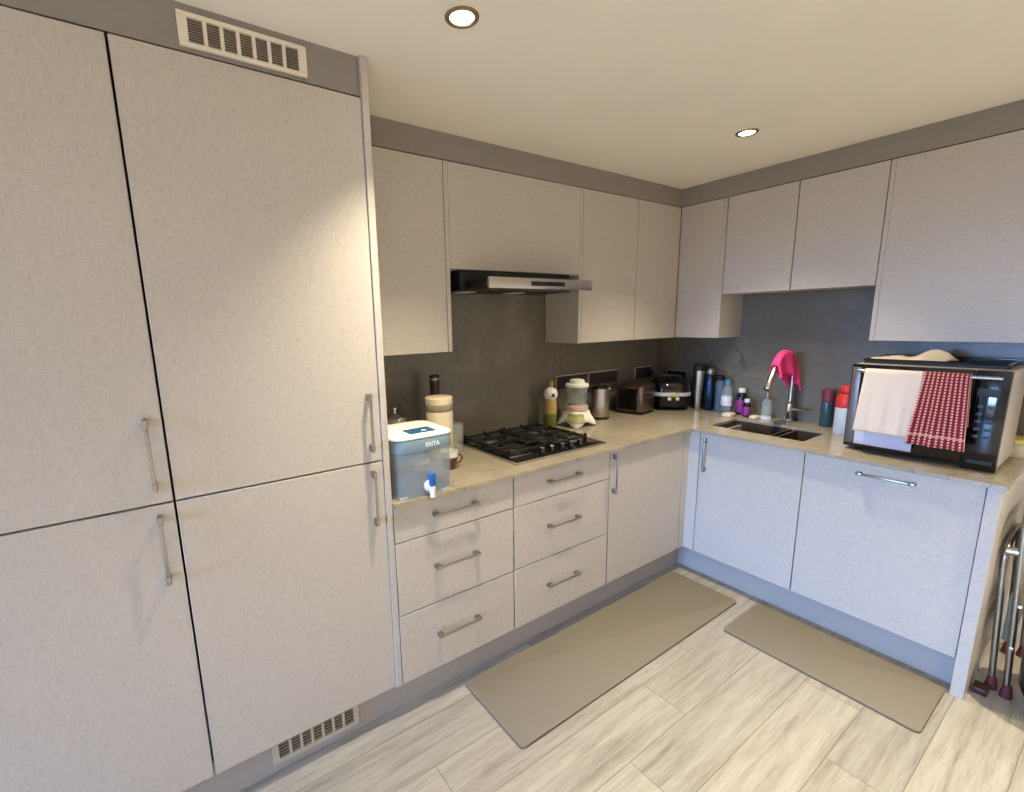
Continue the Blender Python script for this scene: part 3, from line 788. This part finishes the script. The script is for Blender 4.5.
# ------------------------------------------------------------------ bottles by the sink
def bottle(name, label, cat, x, y, parts, n=24):
    r = thing(name, label, cat, (x, y, ZTOP))
    for pn, prof, mt in parts: obj(pn, MB().lathe(prof, (x, y, ZTOP), n), M[mt], r)
    return r
bottle('travel_tumbler', 'tall waisted steel tumbler with a black lid beside the black cooker', 'tumbler', -.100, -.362,
       [('body', [(.028, 0), (.030, .004), (.027, .06), (.032, .14), (.038, .26), (.038, .27)], 'steel'), ('lid', [(.039, .2705), (.040, .275), (.040, .305), (.036, .312), (.018, .316), (0, .317)], 'blackm')])
bottle('metal_flask', 'slim navy steel flask right of the black lidded tumbler', 'flask', -.070, -.425,
       [('body', [(.031, 0), (.033, .004), (.033, .16), (.028, .21), (.022, .245)], 'navy'), ('cap', [(.0225, .2455), (.024, .248), (.024, .282), (.021, .286), (0, .287)], 'steel')])
bottle('sports_bottle', 'clear greyish plastic bottle with black cap between flask and water bottle', 'bottle', -.060, -.492,
       [('body', [(.029, 0), (.031, .004), (.031, .17), (.026, .20), (.020, .212), (.0185, .212), (.0245, .198), (.0295, .168), (.0295, .006), (0, .006)], 'water'), ('cap', [(.024, .2125), (.025, .215), (.025, .240), (.016, .247), (0, .248)], 'blackm')])
bottle('water_bottle', 'clear water bottle with white label and light blue cap', 'bottle', -.075, -.548,
       [('body', [(.031, 0), (.033, .004), (.033, .13), (.026, .165), (.014, .190), (.012, .190), (.0245, .163), (.0315, .128), (.0315, .006), (0, .006)], 'clear'),
        ('label', [(.0333, .05), (.0337, .052), (.0337, .112), (.0333, .114)], 'label'), ('cap', [(.0145, .1905), (.0165, .192), (.0165, .218), (.014, .222), (0, .2225)], 'bluecap')])
bottle('medicine_bottle', 'dark bottle with purple label and white cap, taller of two', 'bottle', -.05, -.630,
       [('body', [(.031, 0), (.033, .004), (.033, .115), (.026, .135), (.018, .142)], 'darkb'), ('label', [(.0333, .014), (.0337, .016), (.0337, .095), (.0333, .097)], 'purple'),
        ('cap', [(.0185, .1425), (.020, .144), (.020, .168), (.018, .171), (0, .1715)], 'white')])
bottle('medicine_bottle', 'small purple labelled bottle in front of the taller dark bottle', 'bottle', -.10, -.690,
       [('body', [(.023, 0), (.025, .004), (.025, .070), (.018, .086), (.013, .090)], 'darkb'), ('label', [(.0253, .010), (.0257, .012), (.0257, .062), (.0253, .064)], 'purple'),
        ('cap', [(.0135, .0905), (.015, .092), (.015, .110), (.013, .113), (0, .1132)], 'label')])
tag(obj('soap_bar', MB().rbox(-.16, -.085, -.775, -.730, ZTOP, ZTOP+.018, .018, .006), M['creamcloth']), 'small pale soap block lying beside the small purple bottle', 'soap')
tag(obj('sponge', MB().box(-.205, -.135, -.645, -.590, ZTOP, ZTOP+.022, .006, 2), M['cream']), 'pale cream sponge in front of the water bottle', 'sponge')
bottle('soap_dispenser', 'clear soap bottle with white base below the spray head of tap', 'bottle', -.085, -.800,
       [('base', [(.030, 0), (.031, .003), (.031, .016), (.029, .018)], 'white'),
        ('body', [(.029, .0185), (.030, .022), (.028, .10), (.016, .125), (.0145, .125), (.0265, .098), (.0285, .024), (0, .022)], 'glass'), ('pump', [(.016, .1255), (.017, .128), (.017, .142), (.006, .145), (.006, .165), (0, .166)], 'steel')])
bottle('storage_jar', 'murky dark jar with maroon lid standing against the splashback', 'jar', -.050, -1.100,
       [('body', [(.028, 0), (.030, .004), (.030, .13), (.027, .145)], 'grog'), ('lid', [(.0305, .1455), (.031, .148), (.031, .205), (.028, .212), (0, .213)], 'maroon')])
bottle('storage_bottle', 'white bottle with bright red top half left of the microwave', 'bottle', -.155, -1.215,
       [('body', [(.042, 0), (.044, .004), (.044, .135), (.043, .14)], 'milky'),
        ('shoulder', [(.0435, .1405), (.0445, .145), (.0445, .19), (.034, .212), (.024, .216)], 'red'), ('cap', [(.030, .2165), (.032, .22), (.032, .250), (.028, .256), (0, .257)], 'red')])

# ------------------------------------------------------------------ microwave and what is on it
mx0, mx1, my0, my1, mz0, mz1 = -.500, -.145, -1.818, -1.325, .918, 1.308
r = thing('microwave', 'black microwave with warm grey case on the worktop under large cabinet', 'microwave', ((mx0+mx1)/2, (my0+my1)/2, ZTOP))
obj('case', MB().box(mx0+.022, mx1, my0, my1, mz0, mz1, .006, 2), M['mwside'], r)
dr = obj('door', MB().box(mx0, mx0+.0215, -1.7185, my1, mz0+.004, mz1, .005, 2), M['mwdoor'], r)
obj('door_edge_sheen', MB().box(mx0-.0012, mx0+.0205, my1-.036, my1-.004, mz0+.02, mz1-.012, .002, 2), M['glass_sheen'], dr)  # grey strip paints the reflection along the door's left edge
obj('handle_bar', MB().tube([(mx0-.040, -1.80, 1.283), (mx0-.040, -1.36, 1.283)], .0075, 14)
    .tube([(mx0, -1.78, 1.283), (mx0-.040, -1.78, 1.283)], .006, 10).tube([(mx0, -1.375, 1.283), (mx0-.040, -1.375, 1.283)], .006, 10), M['nickel'], dr)
cp = obj('control_panel', MB().box(mx0, mx0+.0215, my0, -1.7205, mz0-.010, mz1, .004, 2), M['mwdoor'], r)
for i in range(5):
    for j in range(2):
        yy = -1.748-.030*j; zz = 1.165-.030*i
        obj('button', MB().rbox(-.009, .009, -.006, .006, 0, .0012, .004, .0003, mat=Matrix.Translation((mx0+.0006, yy, zz)) @ Matrix.Rotation(-PI/2, 4, 'Y') @ Matrix.Rotation(PI/2, 4, 'Z')), M['button'], cp)
obj('display', MB().box(mx0-.0008, mx0+.002, -1.795, -1.735, 1.205, 1.238), M['glassblk'], cp)
obj('door_button', MB().box(mx0-.002, mx0+.004, -1.806, -1.733, .935, .950, .0015, 1), M['blackm'], cp)
for fx, fy in ((mx0+.05, my0+.05), (mx0+.05, my1-.05), (mx1-.05, my0+.05), (mx1-.05, my1-.05)):
    obj('foot', MB().lathe([(.016, 0), (.018, mz0-ZTOP+.002)], (fx, fy, ZTOP+.0002), 16), M['blackm'], r)
# tray and cloth on top
r = thing('oven_tray', 'shallow black oven tray lying flat on top of the microwave', 'tray', (-.30, -1.55, mz1))
tr = MB(); a0, a1, b0, b1 = -.425, -.12, -1.795, -1.345
tr.box(a0, a1, b0, b1, mz1+.0005, mz1+.004)
for q in ((a0, a0+.005, b0, b1), (a1-.005, a1, b0, b1), (a0, a1, b0, b0+.005), (a0, a1, b1-.005, b1)): tr.box(*q, mz1+.004, mz1+.018, .001, 1)
obj('pan', tr, M['blackm'], r)
rim = MB(); rim.tube([(a0, b0, mz1+.018), (a0, b1, mz1+.018), (a1, b1, mz1+.018), (a1, b0, mz1+.018), (a0, b0, mz1+.018)], .005, 8)
obj('rim', rim, M['black'], r)
def crump(u, v):
    x = -.41+.20*v; y = -1.365-.255*u
    h = .012+(.008+.040*math.exp(-((u-.74)/.17)**2)*(.75+.25*math.sin(9*v+4*u)))*math.sin(PI*v)**.6*min(1, 8*(1-u), 8*u)
    return (x+.012*math.sin(9*u), y+.01*math.sin(8*v), mz1+.006+h+.004*math.sin(19*u+5*v)*math.sin(PI*v))
tag(obj('folded_cloth', MB().sheet(crump, 30, 20, .004), M['creamcloth'], smooth=180), 'crumpled cream cloth lying in the black oven tray', 'cloth')
# towels over the handle bar
hbx, hbz = mx0-.040, 1.283
def hang(y_top0, y_top1, y_bot0, y_bot1, zfront, zback, amp, off=0, fq=3.0):
    lf, lb = hbz-zfront, hbz-zback; R_ = .0115; arc = PI*R_; T = lf+arc+lb
    def fn(u, v):
        s = v*T
        if s < lb: x = hbx+R_; z = zback+s; k = (lb-s)/lb; sg = .25
        elif s < lb+arc: a = (s-lb)/R_; x = hbx+R_*math.cos(a); z = hbz+R_*math.sin(a); k = 0; sg = 0
        else: q = s-lb-arc; x = hbx-R_; z = hbz-q; k = q/lf; sg = -1
        kk = min(1, abs(hbz-z)/lf)
        y = (y_top0+(y_top1-y_top0)*u)*(1-kk)+(y_bot0+(y_bot1-y_bot0)*u)*kk
        wv = amp*k*(.6+.6*math.sin(2*PI*fq*u+off)+.3*math.sin(2*PI*fq*2.3*u))
        x += -abs(wv) if sg < 0 else 0
        return (x, y, z)
    return fn, T
f1, T1 = hang(-1.388, -1.580, -1.372, -1.572, 1.010, .945, .008)
r = thing('tea_towel', 'cream waffle towel hanging on the left part of microwave handle', 'towel', (hbx, -1.48, .945), 'towels on the microwave handle')
sf = T1; lb1 = hbz-.945
cut = (lb1-.0)/T1
obj('front_fold', MB().sheet(lambda u, v: f1(u, cut+(1-cut)*v), 26, 30, .003, uv=lambda u, v: (u*.55, v*.9)), M['waffle'], r, smooth=180)
obj('rear_fold', MB().sheet(lambda u, v: f1(u, cut*v*.999), 20, 20, .003, uv=lambda u, v: (u*.55, v*.9)), M['waffle_shade'], r, label='cream rear fold with its shade coloured pale blue grey', smooth=180)
f2, T2 = hang(-1.583, -1.716, -1.556, -1.735, .988, 1.08, .012, 1.2, 2.2)
tag(obj('tea_towel', MB().sheet(f2, 40, 60, .003, uv=lambda u, v: (u, (1-v)*T2)), M['check'], base=(hbx, -1.65, .988), smooth=180),
    'red and white checked towel hanging on the right part of microwave handle', 'towel', 'towels on the microwave handle')
# box at the worktop end
r = thing('storage_box', 'cream box with a yellow rim at the worktop end behind the microwave', 'box', (-.07, -1.80, ZTOP))
obj('body', MB().box(-.128, -.012, -1.872, -1.70, ZTOP, .966, .003), M['creambox'], r)
obj('lid', MB().box(-.131, -.009, -1.8735, -1.697, .9665, .985, .003), M['yellow'], r)

# ------------------------------------------------------------------ mats, stool, bin
for lab, q in (('long taupe kitchen mat on the floor in front of the drawers', (-2.233, -.705, -1.012, -.628)),
               ('shorter taupe kitchen mat on the floor in front of sink and dishwasher', (-.998, -.632, -1.812, -1.084))):
    r = thing('kitchen_mat', lab, 'mat', ((q[0]+q[1])/2, (q[2]+q[3])/2, 0), 'taupe floor mats')
    obj('surface', MB().rbox(*q, .004, .0105, .02, .003), M['mat'], r)
    obj('underside', MB().rbox(q[0]-.001, q[1]+.001, q[2]-.001, q[3]+.001, .0004, .0042, .02, .001), M['matedge'], r)

r = thing('step_stool', 'folded metal step stool with dark red feet leaning beside the end panel', 'stool', (-.28, -1.925, 0))
def uframe(y_b, y_t, x0, x1, zt_, rad=.011):
    pts = [(x0, y_b, .03)]
    n = 8; rr = .07
    for i in range(n+1):
        a = PI-PI/2*i/n; pts.append((x0+rr+rr*math.cos(a), y_t, zt_-rr+rr*math.sin(a)))
    for i in range(n+1):
        a = PI/2-PI/2*i/n; pts.append((x1-rr+rr*math.cos(a), y_t, zt_-rr+rr*math.sin(a)))
    pts.append((x1, y_b, .03)); return MB().tube(pts, rad, 14)
fa = obj('front_frame', uframe(-1.955, -1.918, -.490, -.10, .80), M['tube'], r)
fb = obj('rear_frame', uframe(-1.912, -1.882, -.468, -.12, .625), M['tube'], r)
for fx, fy, fm in ((-.490, -1.957, fa), (-.10, -1.957, fa), (-.468, -1.913, fb), (-.12, -1.913, fb)):
    obj('foot', MB().lathe([(.019, 0), (.018, .02), (.0135, .05), (.013, .055)], (fx, fy, 0), 14), M['redfoot'], fm)
obj('hinge', MB().tube([(-.482, -1.925, .612), (-.482, -1.885, .606)], .017, 12), M['steel'], r)
obj('tread', MB().box(-.455, -.135, -1.938, -1.914, .22, .42, .004), M['tread'], r)
obj('tread', MB().box(-.455, -.135, -1.945, -1.916, .50, .72, .004), M['tread'], r)
obj('brace', MB().tube([(-.478, -1.93, .33), (-.11, -1.93, .33)], .006, 10), M['tube'], r)
for z in (.40, .22):
    obj('rivet', MB().tube([(-.503, -1.9475, z), (-.497, -1.9475, z)], .006, 10), M['chrome'], r)
tag(obj('door_stop', MB().box(-.56, -.50, -1.915, -1.872, 0, .028, .004), M['brown']), 'small dark brown block on the floor at the foot of the end panel', 'block')
r = thing('waste_bin', 'round black bin at the right edge beside the step stool', 'bin', (-.52, -2.150, 0))
obj('body', MB().lathe([(.09, 0), (.13, .02), (.17, .12), (.175, .26), (.165, .33)], (-.52, -2.150, 0), 40), M['black'], r)
obj('lid', MB().lathe([(.166, .331), (.168, .34), (.15, .37), (.06, .395), (0, .398)], (-.52, -2.150, 0), 40), M['blackm'], r)

# ------------------------------------------------------------------ lights
def spot(x, y, e, size=98, blend=1.0, col=(1, .885, .66)):
    l = bpy.data.lights.new('downlight_or_fill_spot', 'SPOT'); l.energy = e; l.color = col
    l.spot_size = math.radians(size); l.spot_blend = blend; l.shadow_soft_size = .022
    o = bpy.data.objects.new('downlight_or_fill_spot', l); COL.objects.link(o); o.location = (x, y, ZC-.010)
E1 = 122
for x, y in ((-2.378, -.948), (-.874, -.952)): spot(x, y, E1)
for x in (-.87, -2.38, -3.9, -5.4, -6.9):
    for y in (-2.9, -4.2): spot(x, y, E1*1.95)  # unseen rear rows, added to bounce warm light onto the ceiling
def portal(name, loc, rot, sx, sy):
    l = bpy.data.lights.new(name, 'AREA'); l.shape = 'RECTANGLE'; l.size = sx; l.size_y = sy; l.cycles.is_portal = True
    o = bpy.data.objects.new(name, l); COL.objects.link(o); o.location = loc; o.rotation_euler = rot
portal('window_portal', (XL-.02, -1.31, 1.275), (0, -PI/2, 0), 1.85, 1.38)
# sky above the horizon, darker warm ground below
wd = bpy.data.worlds.new('outdoors'); SC.world = wd; wd.use_nodes = True
t = wd.node_tree; bg = t.nodes['Background']
tc = t.nodes.new('ShaderNodeTexCoord'); sp = t.nodes.new('ShaderNodeSeparateXYZ'); rp = t.nodes.new('ShaderNodeValToRGB')
t.links.new(tc.outputs['Generated'], sp.inputs[0])
mr = t.nodes.new('ShaderNodeMapRange'); mr.inputs[1].default_value = -1; mr.inputs[2].default_value = 1
t.links.new(sp.outputs[2], mr.inputs[0]); t.links.new(mr.outputs[0], rp.inputs[0])
e = rp.color_ramp.elements
e[0].position = .0; e[0].color = (.015, .0135, .010, 1)
e[1].position = 1; e[1].color = (.16, .38, 1.0, 1)
q = e.new(.49); q.color = (.025, .024, .022, 1)
q = e.new(.52); q.color = (.25, .49, 1.0, 1)
t.links.new(rp.outputs[0], bg.inputs[0]); bg.inputs[1].default_value = 92.0

# ------------------------------------------------------------------ camera (solved from the photo's straight edges)
f, cx, cy = 462.4954, 473.3191, 406.8238
rx, ry, rz = -.183, -.0229, -.5929
cz_, sz_ = math.cos(rz), math.sin(rz); c_, s_ = math.cos(rx), math.sin(rx); cr, sr = math.cos(ry), math.sin(ry)
fw = Vector((-sz_*c_, cz_*c_, s_)); rt = Vector((cz_, sz_, 0)); up = rt.cross(fw)
r2 = cr*rt+sr*up; u2 = -sr*rt+cr*up
cam = bpy.data.cameras.new('camera'); co = bpy.data.objects.new('camera', cam); COL.objects.link(co)
mw = Matrix((r2, u2, -fw)).transposed().to_4x4(); mw.translation = (-3.1543, -2.1116, 1.5416); co.matrix_world = mw
cam.sensor_fit = 'HORIZONTAL'; cam.sensor_width = 36; cam.lens = f/1024*36
cam.shift_x = (512-cx)/1024; cam.shift_y = (cy-396)/1024; cam.clip_start = .05
SC.camera = co

SC.view_settings.view_transform = 'Standard'; SC.view_settings.look = 'None'
SC.view_settings.exposure = .13; SC.view_settings.gamma = 1; SC.view_settings.use_curve_mapping = False
SC.cycles.use_denoising = True
SC.cycles.max_bounces = 12; SC.cycles.diffuse_bounces = 8; SC.cycles.glossy_bounces = 4; SC.cycles.transmission_bounces = 8
SC.cycles.sample_clamp_indirect = 6; SC.cycles.caustics_refractive = False
